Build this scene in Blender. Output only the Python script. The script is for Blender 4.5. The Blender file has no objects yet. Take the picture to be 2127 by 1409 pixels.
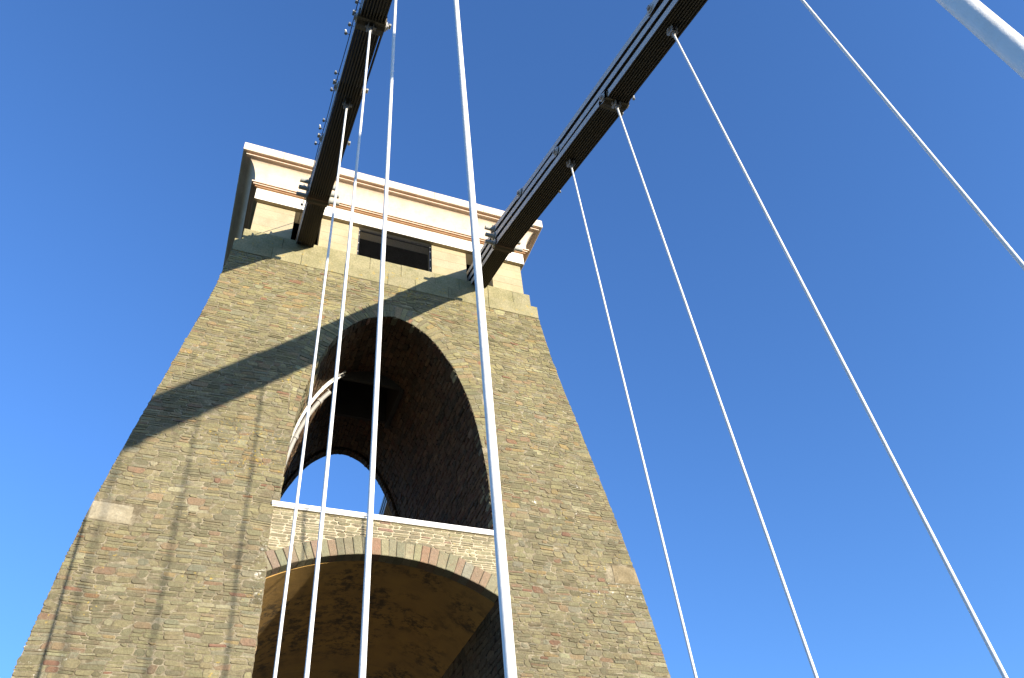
import bpy, math, random
from mathutils import Vector, Matrix, noise

random.seed(7)
C = bpy.context.scene.collection
PI = math.pi

# ------------------------------------------------------------------ helpers
class MB:
    """collects vertices / faces, with a colour and a material slot each"""
    def __init__(s): s.v = []; s.f = []; s.m = []; s.c = []
    def add(s, verts, faces, mat=0, col=(.3, .3, .3)):
        b = len(s.v)
        s.v += [tuple(p) for p in verts]
        s.c += [col] * len(verts)
        for f in faces:
            s.f.append(tuple(b + i for i in f)); s.m.append(mat)
    def box(s, lo, hi, mat=0, col=(.3, .3, .3)):
        x0, y0, z0 = lo; x1, y1, z1 = hi
        s.add([(x0,y0,z0),(x1,y0,z0),(x1,y1,z0),(x0,y1,z0),(x0,y0,z1),(x1,y0,z1),(x1,y1,z1),(x0,y1,z1)],
              [(0,3,2,1),(4,5,6,7),(0,1,5,4),(1,2,6,5),(2,3,7,6),(3,0,4,7)], mat, col)
    def cbox(s, lo, hi, b=.012, mat=0, col=(.3, .3, .3)):
        """box with chamfered edges"""
        vs = []
        for sx in (0, 1):
            for sy in (0, 1):
                for sz in (0, 1):
                    p = [(lo[0], hi[0])[sx], (lo[1], hi[1])[sy], (lo[2], hi[2])[sz]]
                    d = [(b, -b)[sx], (b, -b)[sy], (b, -b)[sz]]
                    vs += [(p[0], p[1]+d[1], p[2]+d[2]), (p[0]+d[0], p[1], p[2]+d[2]), (p[0]+d[0], p[1]+d[1], p[2])]
        i = lambda sx, sy, sz, a: (sx*4+sy*2+sz)*3 + a
        F = []
        for q in (0, 1):
            F.append((i(q,0,0,0), i(q,1,0,0), i(q,1,1,0), i(q,0,1,0)))
            F.append((i(0,q,0,1), i(1,q,0,1), i(1,q,1,1), i(0,q,1,1)))
            F.append((i(0,0,q,2), i(1,0,q,2), i(1,1,q,2), i(0,1,q,2)))
        for a in (0, 1):
            for c in (0, 1):
                F.append((i(a,c,0,0), i(a,c,1,0), i(a,c,1,1), i(a,c,0,1)))
                F.append((i(a,0,c,0), i(a,1,c,0), i(a,1,c,2), i(a,0,c,2)))
                F.append((i(0,a,c,1), i(1,a,c,1), i(1,a,c,2), i(0,a,c,2)))
                for d in (0, 1):
                    F.append((i(a,c,d,0), i(a,c,d,1), i(a,c,d,2)))
        s.add(vs, F, mat, col)
    def tube(s, pts, r, n=12, mat=0, col=(.3, .3, .3), caps=True):
        pts = [Vector(p) for p in pts]
        rr = r if isinstance(r, (list, tuple)) else [r] * len(pts)
        vs = []; fs = []
        t0 = (pts[1] - pts[0]).normalized()
        a = Vector((1, 0, 0)) if abs(t0.x) < .9 else Vector((0, 1, 0))
        n1 = t0.cross(a).normalized()
        for k, p in enumerate(pts):
            t = (pts[min(k+1, len(pts)-1)] - pts[max(k-1, 0)]).normalized()
            n1 = (n1 - t * n1.dot(t)).normalized(); n2 = t.cross(n1)
            for j in range(n):
                an = 2*PI*j/n
                vs.append(p + (n1*math.cos(an) + n2*math.sin(an)) * rr[k])
        for k in range(len(pts)-1):
            for j in range(n):
                fs.append((k*n+j, k*n+(j+1) % n, (k+1)*n+(j+1) % n, (k+1)*n+j))
        if caps:
            fs.append(tuple(range(n-1, -1, -1))); fs.append(tuple(range((len(pts)-1)*n, len(pts)*n)))
        s.add(vs, fs, mat, col)
    def build(s, name, mats, parent=None, smooth=False, weld=False):
        me = bpy.data.meshes.new(name)
        me.from_pydata(s.v, [], s.f)
        for m in (mats if isinstance(mats, (list, tuple)) else [mats]): me.materials.append(m)
        me.polygons.foreach_set('material_index', s.m)
        at = me.attributes.new('tone', 'FLOAT_COLOR', 'POINT')
        flat = []
        for c in s.c: flat += [c[0], c[1], c[2], 1.0]
        at.data.foreach_set('color', flat)
        if smooth:
            me.polygons.foreach_set('use_smooth', [True] * len(me.polygons))
        me.update()
        if smooth and hasattr(me, 'set_sharp_from_angle'): me.set_sharp_from_angle(angle=math.radians(38))
        o = bpy.data.objects.new(name, me); C.objects.link(o)
        if parent is not None: o.parent = parent
        return o

def thing(name, label, cat, loc=(0, 0, 0), group=None):
    o = bpy.data.objects.new(name, None); C.objects.link(o)
    o.location = loc; o['label'] = label; o['category'] = cat
    o.empty_display_size = .3
    if group: o['group'] = group
    return o

def copy_part(o, parent, mat=None):
    c = o.copy(); C.objects.link(c); c.parent = parent
    if mat is not None: c.matrix_basis = mat @ o.matrix_basis
    return c

# ------------------------------------------------------------------ materials
def newmat(name):
    m = bpy.data.materials.new(name); m.use_nodes = True
    nt = m.node_tree; b = nt.nodes['Principled BSDF']
    return m, nt, b
def N(nt, t, **kw):
    n = nt.nodes.new(t)
    for k, v in kw.items():
        if k in ('operation', 'blend_type', 'data_type', 'attribute_name', 'noise_dimensions', 'feature', 'distance'): setattr(n, k, v)
        else: n.inputs[k].default_value = v
    return n
def L(nt, a, b): nt.links.new(a, b)
def mix(nt, fac, a, b, bt='MIX'):
    n = nt.nodes.new('ShaderNodeMix'); n.data_type = 'RGBA'; n.blend_type = bt
    for sock, val in ((0, fac), (6, a), (7, b)):
        if hasattr(val, 'links') or hasattr(val, 'is_linked'): L(nt, val, n.inputs[sock])
        else: n.inputs[sock].default_value = val if sock == 0 else (*val, 1)
    return n.outputs[2]
def ramp(nt, src, stops):
    r = nt.nodes.new('ShaderNodeValToRGB')
    e = r.color_ramp.elements
    while len(e) < len(stops): e.new(.5)
    for i, (p, c) in enumerate(stops):
        e[i].position = p; e[i].color = (*c, 1) if isinstance(c, tuple) else (c, c, c, 1)
    L(nt, src, r.inputs[0]); return r.outputs[0]
def nz(nt, scale, detail=5, rough=.6, vec=None, dist=0):
    n = N(nt, 'ShaderNodeTexNoise', Scale=scale, Detail=detail, Roughness=rough, Distortion=dist)
    if vec is None:
        vec = nt.nodes.new('ShaderNodeTexCoord').outputs['Object']
    L(nt, vec, n.inputs['Vector']); return n.outputs['Fac']
def scaled(nt, s):
    tc = nt.nodes.new('ShaderNodeTexCoord'); m = nt.nodes.new('ShaderNodeMapping')
    m.inputs['Scale'].default_value = s
    L(nt, tc.outputs['Object'], m.inputs['Vector']); return m.outputs[0]
def bump(nt, b, h, strength, dist):
    n = N(nt, 'ShaderNodeBump', Strength=strength, Distance=dist)
    L(nt, h, n.inputs['Height']); L(nt, n.outputs[0], b.inputs['Normal'])

def stone_mat(name, lichen=1.0, white=1.0, var=.35, warm=(1, 1, 1), marks=False):
    m, nt, b = newmat(name)
    at = N(nt, 'ShaderNodeAttribute', attribute_name='tone').outputs['Color']
    # stones differ less from each other than they do within themselves
    c = mix(nt, ramp(nt, nz(nt, 5.5, 7, .75), [(.35, .05), (.7, .55)]), at, (.182, .162, .100))
    c = mix(nt, ramp(nt, nz(nt, 2.3, 6, .7, vec=scaled(nt, (1, 1, 2.2))), [(.53, 0.0), (.70, .40)]), c, (.215, .135, .095))
    f1 = nz(nt, 16, 8, .78)
    c = mix(nt, 1.0, c, ramp(nt, f1, [(.28, 1 - var), (.72, 1 + var*.7)]), 'MULTIPLY')
    f2 = nz(nt, .55, 4, .6)                      # broad weathering
    c = mix(nt, 1.0, c, ramp(nt, f2, [(.3, (.80, .80, .78)), (.7, (1.1, 1.08, 1.03))]), 'MULTIPLY')
    # mortar smeared over the stone faces
    c = mix(nt, ramp(nt, nz(nt, 8.5, 8, .8, vec=scaled(nt, (1, 1, 1.7)), dist=.6), [(.56, 0.0), (.66, .5)]), c, (.285, .252, .17))
    # grime speckle
    f3 = nz(nt, 34, 5, .8)
    c = mix(nt, ramp(nt, f3, [(.56, 0.0), (.70, .55)]), c, (.085, .075, .055))
    if lichen:
        f4 = nz(nt, 9, 3, .75); f5 = nz(nt, .7, 2, .5, dist=1.2)
        k = nt.nodes.new('ShaderNodeMath'); k.operation = 'MULTIPLY'
        L(nt, ramp(nt, f4, [(.62, 0.0), (.68, 1.0)]), k.inputs[0]); L(nt, ramp(nt, f5, [(.55, 0.0), (.66, lichen)]), k.inputs[1])
        c = mix(nt, k.outputs[0], c, (.42, .29, .06))
    if white:
        f6 = nz(nt, 7, 6, .8); f7 = nz(nt, .45, 2, .5, vec=scaled(nt, (1.3, 1, 1.1)), dist=.6)
        k = nt.nodes.new('ShaderNodeMath'); k.operation = 'MULTIPLY'
        L(nt, ramp(nt, f6, [(.60, 0.0), (.66, 1.0)]), k.inputs[0]); L(nt, ramp(nt, f7, [(.60, 0.0), (.68, white)]), k.inputs[1])
        c = mix(nt, k.outputs[0], c, (.66, .62, .52))
    if marks:
        def spot(cx, cz, rx, rz, sc, lo, hi, col, amt, cc):
            tc = nt.nodes.new('ShaderNodeTexCoord'); mp = nt.nodes.new('ShaderNodeMapping'); mp.vector_type = 'TEXTURE'
            mp.inputs['Location'].default_value = (cx, 16.4, cz); mp.inputs['Scale'].default_value = (rx, 3, rz)
            L(nt, tc.outputs['Object'], mp.inputs['Vector'])
            g = nt.nodes.new('ShaderNodeTexGradient'); g.gradient_type = 'SPHERICAL'; L(nt, mp.outputs[0], g.inputs[0])
            k = nt.nodes.new('ShaderNodeMath'); k.operation = 'MULTIPLY'
            L(nt, ramp(nt, g.outputs['Fac'], [(.0, 0.0), (.45, amt)]), k.inputs[0])
            L(nt, ramp(nt, nz(nt, sc, 5, .75), [(lo, 0.0), (hi, 1.0)]), k.inputs[1])
            return mix(nt, k.outputs[0], cc, col)
        c = spot(9.75, 9.5, 1.15, .5, 10, .60, .64, (.66, .62, .54), .85, c)
        c = spot(1.27, 9.1, .22, .95, 8, .54, .62, (.56, .52, .44), .8, c)
        c = spot(.9, 9.5, .5, .55, 5, .42, .6, (.085, .075, .055), .7, c)
        c = spot(-.3, 10.1, .7, .3, 5, .42, .6, (.10, .085, .05), .8, c)
        c = spot(.4, 12.4, 1.3, 1.1, 13, .585, .63, (.46, .30, .04), .9, c)
        c = spot(-1.0, 20.0, 1.3, .8, 9, .55, .62, (.40, .28, .05), .8, c)
        c = spot(5.5, 19.9, 1.8, .7, 9, .57, .63, (.40, .30, .06), .8, c)
    if warm != (1, 1, 1): c = mix(nt, 1.0, c, warm, 'MULTIPLY')
    L(nt, c, b.inputs['Base Color']); b.inputs['Roughness'].default_value = .93
    b.inputs['Specular IOR Level'].default_value = .2
    h = nz(nt, 22, 8, .75)
    bump(nt, b, h, .9, .03)
    return m

def mortar_mat(name, light=(.40, .34, .24), dark=(.10, .085, .06), lo=.42, hi=.6):
    m, nt, b = newmat(name)
    f = nz(nt, 3.2, 6, .75)
    c = mix(nt, ramp(nt, f, [(lo, 0.0), (hi, 1.0)]), dark, light)
    c = mix(nt, 1.0, c, ramp(nt, nz(nt, 40, 3, .7), [(.3, .75), (.7, 1.15)]), 'MULTIPLY')
    L(nt, c, b.inputs['Base Color']); b.inputs['Roughness'].default_value = .95
    b.inputs['Specular IOR Level'].default_value = .1
    bump(nt, b, nz(nt, 30, 6, .7), .8, .02)
    return m

def plain_stone(name, base, stain, var=.2, streak=True, lichen=0, rough=.9, bs=.35):
    m, nt, b = newmat(name)
    at = N(nt, 'ShaderNodeAttribute', attribute_name='tone').outputs['Color']
    f = nz(nt, 1.6, 8, .72)
    c = mix(nt, ramp(nt, f, [(.42, 0.0), (.72, .8)]), base, stain)
    c = mix(nt, 1.0, c, ramp(nt, nz(nt, 18, 6, .7), [(.25, 1 - var), (.75, 1 + var*.4)]), 'MULTIPLY')
    if streak:
        f2 = nz(nt, 1.0, 6, .7, vec=scaled(nt, (5.5, 5.5, .55)))
        c = mix(nt, ramp(nt, f2, [(.52, 0.0), (.78, .55)]), c, stain)
    c = mix(nt, 1.0, c, at, 'MULTIPLY')
    c = mix(nt, ramp(nt, nz(nt, 60, 2, .6), [(.68, 0.0), (.76, .6)]), c, (.12, .10, .08))
    if lichen:
        f4 = nz(nt, 7, 4, .75); f5 = nz(nt, .9, 2, .5, dist=1.2)
        k = nt.nodes.new('ShaderNodeMath'); k.operation = 'MULTIPLY'
        L(nt, ramp(nt, f4, [(.58, 0.0), (.66, 1.0)]), k.inputs[0]); L(nt, ramp(nt, f5, [(.52, 0.0), (.62, lichen)]), k.inputs[1])
        c = mix(nt, k.outputs[0], c, (.40, .27, .05))
    L(nt, c, b.inputs['Base Color']); b.inputs['Roughness'].default_value = rough
    b.inputs['Specular IOR Level'].default_value = .2
    bump(nt, b, nz(nt, 16, 8, .7), bs, .02)
    return m

def paint_mat(name, col, rough=.45, dirt=(.2, .17, .13), amt=.35, scale=6, bs=.15, fine=True):
    m, nt, b = newmat(name)
    f = nz(nt, scale, 7, .7)
    c = mix(nt, ramp(nt, f, [(.52, 0.0), (.8, amt)]), col, dirt)
    if fine:
        c = mix(nt, ramp(nt, nz(nt, 95, 2, .6), [(.70, 0.0), (.76, .7)]), c, dirt)
    L(nt, c, b.inputs['Base Color']); b.inputs['Roughness'].default_value = rough
    bump(nt, b, nz(nt, 38, 5, .65), bs, .01)
    return m

M = {}
M['stone'] = stone_mat('rubble_stone', marks=True)
M['mortar'] = mortar_mat('lime_mortar', (.31, .265, .18), (.13, .105, .065), .40, .62)
M['spandrel_stone'] = stone_mat('thin_rubble_stone', lichen=.8, white=.6)
M['pale_mortar'] = mortar_mat('pale_repointed_mortar', (.50, .42, .29), (.2, .17, .11), .33, .50)
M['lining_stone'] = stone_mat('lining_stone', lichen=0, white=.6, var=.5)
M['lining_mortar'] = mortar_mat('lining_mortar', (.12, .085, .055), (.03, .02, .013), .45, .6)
M['voussoir'] = stone_mat('voussoir_stone', lichen=0, white=.25, var=.22)
M['ledge'] = plain_stone('ledge_stone', (.33, .290, .170), (.185, .172, .080), var=.45, lichen=1.0, bs=.8)
M['ashlar'] = plain_stone('chamber_ashlar', (.42, .345, .22), (.30, .25, .15), var=.16, streak=False)
M['cornice'] = plain_stone('cornice_render', (.68, .54, .41), (.46, .36, .26), var=.10, streak=True, bs=.15)
M['frieze'] = plain_stone('frieze_render', (.84, .77, .66), (.74, .66, .53), var=.05, streak=False, bs=.1)
M['coping'] = plain_stone('coping_stone', (.72, .61, .48), (.52, .42, .31), var=.10, streak=True, bs=.2)
M['mould'] = plain_stone('moulding_terracotta', (.50, .30, .17), (.40, .22, .12), var=.1, streak=False, bs=.2)
M['quoin'] = plain_stone('pale_quoin', (.27, .23, .15), (.52, .45, .32), var=.35, streak=False, bs=.8)
M['plaster'] = None
M['chain'] = paint_mat('grey_chain_paint', (.50, .50, .48), .5, (.20, .15, .10), .4, 4, bs=.05, fine=False)
M['chain_shade'] = paint_mat('bar_shade_tone', (.06, .050, .034), .9, (.09, .05, .025), .5, 2, bs=0, fine=False)  # shade under and between the bars, put into the colour
M['joint'] = paint_mat('joint_edge', (.10, .085, .06), .85, (.06, .05, .03), .5, 9)
M['rust'] = paint_mat('rusty_joint', (.11, .065, .045), .85, (.16, .04, .022), .8, 9)
M['rod'] = paint_mat('white_rod_paint', (.80, .79, .75), .42, (.34, .28, .20), .32, 4.5, .2)
M['clevis'] = paint_mat('clevis_paint', (.30, .28, .26), .6, (.14, .11, .09), .6, 25)
M['metal'] = paint_mat('grey_fitting', (.30, .30, .27), .5, (.12, .11, .09), .4, 20)
M['bulb'] = paint_mat('pale_plastic', (.8, .8, .76), .3, (.5, .45, .4), .2, 20)
M['dark'] = paint_mat('dark_cable', (.025, .025, .03), .5, (.08, .07, .06), .3, 8)
M['wire'] = paint_mat('mesh_wire', (.02, .02, .02), .8, (.02, .02, .02), .4, 8)
M['white'] = paint_mat('white_flashing', (.82, .80, .76), .4, (.45, .38, .3), .25, 5)
M['pipe'] = paint_mat('grey_pipe', (.30, .29, .27), .5, (.15, .12, .1), .5, 10)
M['conduit'] = paint_mat('white_conduit', (.74, .72, .66), .45, (.35, .3, .22), .35, 12)
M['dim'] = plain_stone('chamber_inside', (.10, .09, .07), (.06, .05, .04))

def plaster():
    m, nt, b = newmat('ochre_plaster')
    c = mix(nt, ramp(nt, nz(nt, .8, 6, .65), [(.3, 0.0), (.7, 1.0)]), (.52, .31, .085), (.36, .215, .07))
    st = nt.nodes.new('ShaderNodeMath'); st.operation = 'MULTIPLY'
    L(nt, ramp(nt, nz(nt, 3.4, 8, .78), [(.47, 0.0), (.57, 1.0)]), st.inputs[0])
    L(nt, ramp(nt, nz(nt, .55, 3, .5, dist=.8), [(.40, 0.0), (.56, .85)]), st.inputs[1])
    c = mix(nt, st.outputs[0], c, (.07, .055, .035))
    f2 = nz(nt, 1.0, 6, .7, vec=scaled(nt, (.5, 6, 1)))
    c = mix(nt, ramp(nt, f2, [(.55, 0.0), (.8, .5)]), c, (.12, .10, .06))
    L(nt, c, b.inputs['Base Color']); b.inputs['Roughness'].default_value = .9
    bump(nt, b, nz(nt, 9, 7, .7), .4, .02)
    return m
M['plaster'] = plaster()

def flatmat(name, c0, c1, scale=1.0, rough=.9):
    m, nt, b = newmat(name)
    c = mix(nt, ramp(nt, nz(nt, scale, 8, .65), [(.3, 0.0), (.7, 1.0)]), c0, c1)
    L(nt, c, b.inputs['Base Color']); b.inputs['Roughness'].default_value = rough
    bump(nt, b, nz(nt, 12, 6, .6), .3, .02)
    return m
M['asphalt'] = flatmat('asphalt', (.045, .045, .045), (.07, .068, .063), 3)
M['boards'] = flatmat('footway', (.10, .09, .075), (.16, .14, .11), 4)
M['deckpaint'] = flatmat('deck_paint', (.35, .35, .33), (.25, .24, .22), 6, .6)
M['grass'] = flatmat('hill_ground', (.05, .06, .022), (.11, .09, .045), .05)

# ------------------------------------------------------------------ tower shape (metres, camera height = 0)
XC = 4.16                       # tower centre line
YM = 20.47                      # tower mid depth
ZB = -1.6                       # deck level
def interp(t, x):
    if x <= t[0][0]: return t[0][1]
    for (a, fa), (b, fb) in zip(t, t[1:]):
        if x <= b: return fa + (fb - fa) * (x - a) / (b - a)
    return t[-1][1]
YF = [(-1.6, 15.85), (4, 16.02), (7.1, 16.16), (8.5, 16.27), (9.8, 16.35), (12.5, 16.48), (15.3, 16.62), (18.2, 16.83), (20.2, 16.98)]
HW = [(-1.6, 7.3), (4, 6.98), (7.1, 6.76), (8.5, 6.67), (9.8, 6.55), (11.2, 6.37), (12.5, 6.17), (13.9, 5.94), (15.3, 5.71), (16.7, 5.49), (18.2, 5.29), (20.2, 5.12)]
def yf(z): return interp(YF, z)
def hw(z): return interp(HW, z)
ZTOP = 20.12
AC = 4.13                       # arch centre
ASILL, ACROWN, AW = 10.95, 18.50, 2.66
def aw(z):                      # half width of the upper arch
    if z >= ACROWN: return 0
    t = max(0, (z - 11) / (ACROWN - 11))
    return AW * math.sqrt(max(0, 1 - t**2.4))
ring_pts = []
def arch_poly(n=120):
    pts = []
    for i in range(n + 1):      # right half from bottom to crown, even in angle
        th = i / n * PI / 2
        z = 11 + (ACROWN - 11) * math.sin(th)
        pts.append((aw(z), z))
    return pts
AP = arch_poly()
def ring_thick(z): return .2 + .36 * min(1, max(0, (z - 13.6) / 2.2))
RING_Z0 = 13.6
OUTER = []
for i in range(1, len(AP) - 1):
    dx = AP[i+1][0] - AP[i-1][0]; dz = AP[i+1][1] - AP[i-1][1]
    l = math.hypot(dx, dz) or 1; nx, nzv = dz / l, -dx / l
    if AP[i][1] >= RING_Z0:
        t = ring_thick(AP[i][1]); OUTER.append((AP[i][1] + nzv * t, AP[i][0] + nx * t))
OUTER.append((ACROWN + .56, 0)); OUTER.sort()
def cut(z):                     # half width kept clear of coursed rubble
    if z < RING_Z0: return aw(z)
    if z >= ACROWN + .56: return 0
    if z < OUTER[0][0]: return max(aw(z), OUTER[0][1])
    return max(aw(z), interp(OUTER, z))
# lower carriage arch
LW = 2.68; LS, LCR = 9.15, 9.88
def low_top(x):                 # intrados height of the segmental arch
    s = LCR - LS; Rr = (LW*LW + s*s) / (2*s); d = x - 4.08
    return LCR - Rr + math.sqrt(max(0, Rr*Rr - d*d))

# ------------------------------------------------------------------ rubble generator
PAL = [((152, 143, 116), 20), ((162, 151, 121), 20), ((144, 136, 112), 16), ((170, 159, 127), 12), ((134, 128, 108), 8),
       ((154, 149, 130), 7), ((150, 145, 130), 6), ((170, 146, 120), 4), ((158, 128, 110), 2.6), ((174, 148, 110), 3),
       ((122, 114, 92), 3.5), ((182, 174, 148), 4), ((164, 120, 94), .5), ((154, 110, 96), .7)]
SPAL = [((158, 150, 122), 20), ((146, 138, 112), 16), ((168, 159, 128), 12), ((138, 131, 108), 10), ((158, 126, 110), 1.5)]
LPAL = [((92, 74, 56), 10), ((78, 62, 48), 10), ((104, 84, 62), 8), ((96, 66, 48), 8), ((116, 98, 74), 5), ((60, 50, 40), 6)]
VPAL = [((152, 147, 122), 9), ((142, 139, 116), 8), ((163, 155, 126), 6), ((158, 134, 114), 4), ((164, 128, 108), 2.0), ((152, 131, 114), 3), ((154, 152, 136), 5)]
def s2l(c, g=1.0):
    o = []
    for v in c:
        v = v / 255
        o.append((v/12.92 if v <= .04045 else ((v+.055)/1.055)**2.4) * g)
    return o
def pick(pal, g):
    tot = sum(w for _, w in pal); r = random.random() * tot
    for c, w in pal:
        r -= w
        if r <= 0: break
    c = s2l(c, g); j = random.uniform(.88, 1.10)
    return tuple(min(.9, x * j * random.uniform(.97, 1.03)) for x in c)

def one_stone(mb, P, corners, col, gap=.008, proud=(.006, .026), cutc=.18, mat=0):
    """corners: 4 (u,v) anticlockwise; P(u,v,d) gives the point"""
    cu = sum(c[0] for c in corners) / 4; cv = sum(c[1] for c in corners) / 4
    w = abs(corners[1][0] - corners[0][0]); h = abs(corners[3][1] - corners[0][1])
    if w < .03 or h < .025: return
    s = min(w, h)
    fx = max(.3, 1 - 2*gap / w); fy = max(.3, 1 - 2*gap / h)
    cs = [(cu + (c[0]-cu)*fx + random.uniform(-.1, .1)*s*.8, cv + (c[1]-cv)*fy + random.uniform(-.1, .1)*s*.35) for c in corners]
    poly = []
    for k in range(4):
        a = cs[k-1]; b = cs[k]; c = cs[(k+1) % 4]
        def tow(p, q, d):
            l = math.hypot(q[0]-p[0], q[1]-p[1]) or 1
            d = min(d, l*.4); return (p[0] + (q[0]-p[0])*d/l, p[1] + (q[1]-p[1])*d/l)
        poly.append(tow(b, a, s*cutc*random.uniform(.4, 2.4))); poly.append(tow(b, c, s*cutc*random.uniform(.4, 2.4)))
    d = random.uniform(*proud)
    base = [P(u, v, -.01) for u, v in poly]
    mid = [P(u, v, d*.55) for u, v in poly]
    ins = min(.012, s*.12)
    ti, tj = random.uniform(-.006, .006), random.uniform(-.006, .006)
    top = []
    for u, v in poly:
        l = math.hypot(u-cu, v-cv) or 1
        top.append(P(u - (u-cu)/l*ins, v - (v-cv)/l*ins, d + ti*(1 if u > cu else -1) + tj*(1 if v > cv else -1)))
    n = 8
    F = [tuple(range(2*n, 3*n))]
    for k in range(n):
        F.append((k, (k+1) % n, n+(k+1) % n, n+k)); F.append((n+k, n+(k+1) % n, 2*n+(k+1) % n, 2*n+k))
    mb.add(base + mid + top, F, mat, col)

def rubble(mb, P, vmin, vmax, spans, pal, g=1.0, hr=(.065, .185), wr=(.15, .44), gap=.007, proud=(.002, .016), skip=None, tint=None):
    v = vmin
    while v < vmax - .04:
        H = random.uniform(*hr)
        if random.random() < .25: H = random.uniform(hr[0], (hr[0]+hr[1])/2)
        v1 = v + H
        if vmax - v1 < hr[0]*.7: v1 = vmax
        H = v1 - v
        for (l0, l1, r0, r1) in spans(v, v1):
            W = min(r0 - l0, r1 - l1)
            if W < .04: continue
            t = 0; sl = 0
            while t < 1:
                w = random.uniform(*wr) * (.75 + H*1.3)
                tn = t + w / W
                if tn > 1 - .12 / W: tn = 1
                sn = 0 if tn == 1 else random.uniform(-.03, .03) / W
                lerp = lambda a, b, q: a + (b - a) * q
                c = [(lerp(l0, r0, t - sl), v), (lerp(l0, r0, tn - sn), v), (lerp(l1, r1, tn + sn), v1), (lerp(l1, r1, t + sl), v1)]
                if not (skip and skip((c[0][0]+c[1][0])/2, (v+v1)/2)):
                    n = 1
                    if H > hr[0]*1.7 and random.random() < .42: n = 2
                    if H > hr[0]*2.3 and random.random() < .15: n = 3
                    cutv = sorted([0] + [ (q + random.uniform(-.15, .15)) / n for q in range(1, n)] + [1])
                    for a, b in zip(cutv, cutv[1:]):
                        m = lambda p, q, k: (lerp(p[0], q[0], k), lerp(p[1], q[1], k))
                        sub = [m(c[0], c[3], a), m(c[1], c[2], a), m(c[1], c[2], b), m(c[0], c[3], b)]
                        col = pick(pal, g)
                        if tint: col = tint(col, (c[0][0]+c[1][0])/2, (v+v1)/2)
                        one_stone(mb, P, sub, col, gap, proud)
                t = tn; sl = sn
        v = v1

def warp(u, v):
    a = noise.noise(Vector((u*.45, v*.55, 3.1))) * .06 + noise.noise(Vector((u*1.7, v*1.9, 8.3))) * .034
    k = min(1, max(0, (ZTOP - v) / .5)); return a * k

def front_P(u, v, d):
    z = v + warp(u, v); return (u, yf(z) - d, z)
def front_spans(v0, v1):
    out = []
    e = .0 if v1 - v0 > .27 else 1.0
    ja, jb = random.uniform(-.012, .03)*e, random.uniform(-.012, .03)*e
    L0, L1, R0, R1 = XC - hw(v0) - ja, XC - hw(v1) - ja, XC + hw(v0) + jb, XC + hw(v1) + jb
    vm = (v0 + v1) / 2
    if vm < LS + .15:                       # piers beside the carriage arch
        out += [(L0, L1, 4.08 - LW, 4.08 - LW), (4.08 + LW, 4.08 + LW, R0, R1)]
    elif vm < ASILL:
        out += [(L0, L1, 1.36, 1.36), (6.86, 6.86, R0, R1)]
    elif vm < ACROWN + .56:
        a0, a1 = cut(max(v0, ASILL)), cut(v1)
        out += [(L0, L1, AC - a0, AC - a1), (AC + a0, AC + a1, R0, R1)]
    else:
        out.append((L0, L1, R0, R1))
    return out

QUOINS = [(-2.32, -1.52, 9.90, 10.36), (9.98, 10.68, 9.88, 10.38)]
def in_quoin(u, v):
    return any(a - .12 < u < b + .12 and c - .04 < v < d + .04 for a, b, c, d in QUOINS)
def ftint(c, u, v):
    # lime-yellow weathering nearer the top, greyer lower down
    k = min(1, max(0, (v - 11) / 8))
    n = noise.noise(Vector((u*.35, v*.35, 1.7)))
    f = 1 + .10*n
    return (c[0]*f*(.96 + .15*k), c[1]*f*(.97 + .15*k), c[2]*f*(.87 + .0*k))

def backing(mb, P, vmin, vmax, spans, step=.4, nu=10, mat=1, depth=0.0):
    v = vmin
    while v < vmax - 1e-4:
        v1 = min(vmax, v + step)
        for (l0, l1, r0, r1) in spans(v, v1):
            for k in range(nu):
                a, b = k/nu, (k+1)/nu
                q = [(l0+(r0-l0)*a, v), (l0+(r0-l0)*b, v), (l1+(r1-l1)*b, v1), (l1+(r1-l1)*a, v1)]
                mb.add([P(u, w, depth) for u, w in q], [(0, 1, 2, 3)], mat)
        v = v1

tower = thing('bridge_tower', 'tall tapering rubble stone bridge tower with arched opening and pale flared cornice', 'tower', (XC, YM, ZB))
TI = Matrix.Translation((-XC, -YM, -ZB))
def tpart(mb, name, mats, parent=None, **k):
    o = mb.build(name, mats, tower if parent is None else parent, **k)
    if parent is None: o.matrix_parent_inverse = TI
    return o
TURN = Matrix.Translation((XC, YM, 0)) @ Matrix.Rotation(PI, 4, 'Z') @ Matrix.Translation((-XC, -YM, 0))
def back_copy(o):
    c = o.copy(); C.objects.link(c); c.parent = tower; c.matrix_parent_inverse = TI; c.matrix_basis = TURN
    return c

# --- front face
mb = MB()
rubble(mb, front_P, ZB, ZTOP, front_spans, PAL, .70, skip=in_quoin, tint=ftint)
def plainP(u, v, d): return (u, yf(v) - d, v)
backing(mb, front_P, ZB, ASILL - .35, front_spans, .3)
backing(mb, front_P, ASILL - .35, ASILL, front_spans, .35)
backing(mb, front_P, ASILL, ACROWN + .6, lambda a, b: [(XC-hw(a), XC-hw(b), AC-aw(a), AC-aw(b)), (AC+aw(a), AC+aw(b), XC+hw(a), XC+hw(b))], .1)
backing(mb, front_P, ACROWN + .6, ZTOP, front_spans, .3)
face = tpart(mb, 'front_wall', [M['stone'], M['mortar']])
back_copy(face)

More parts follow.
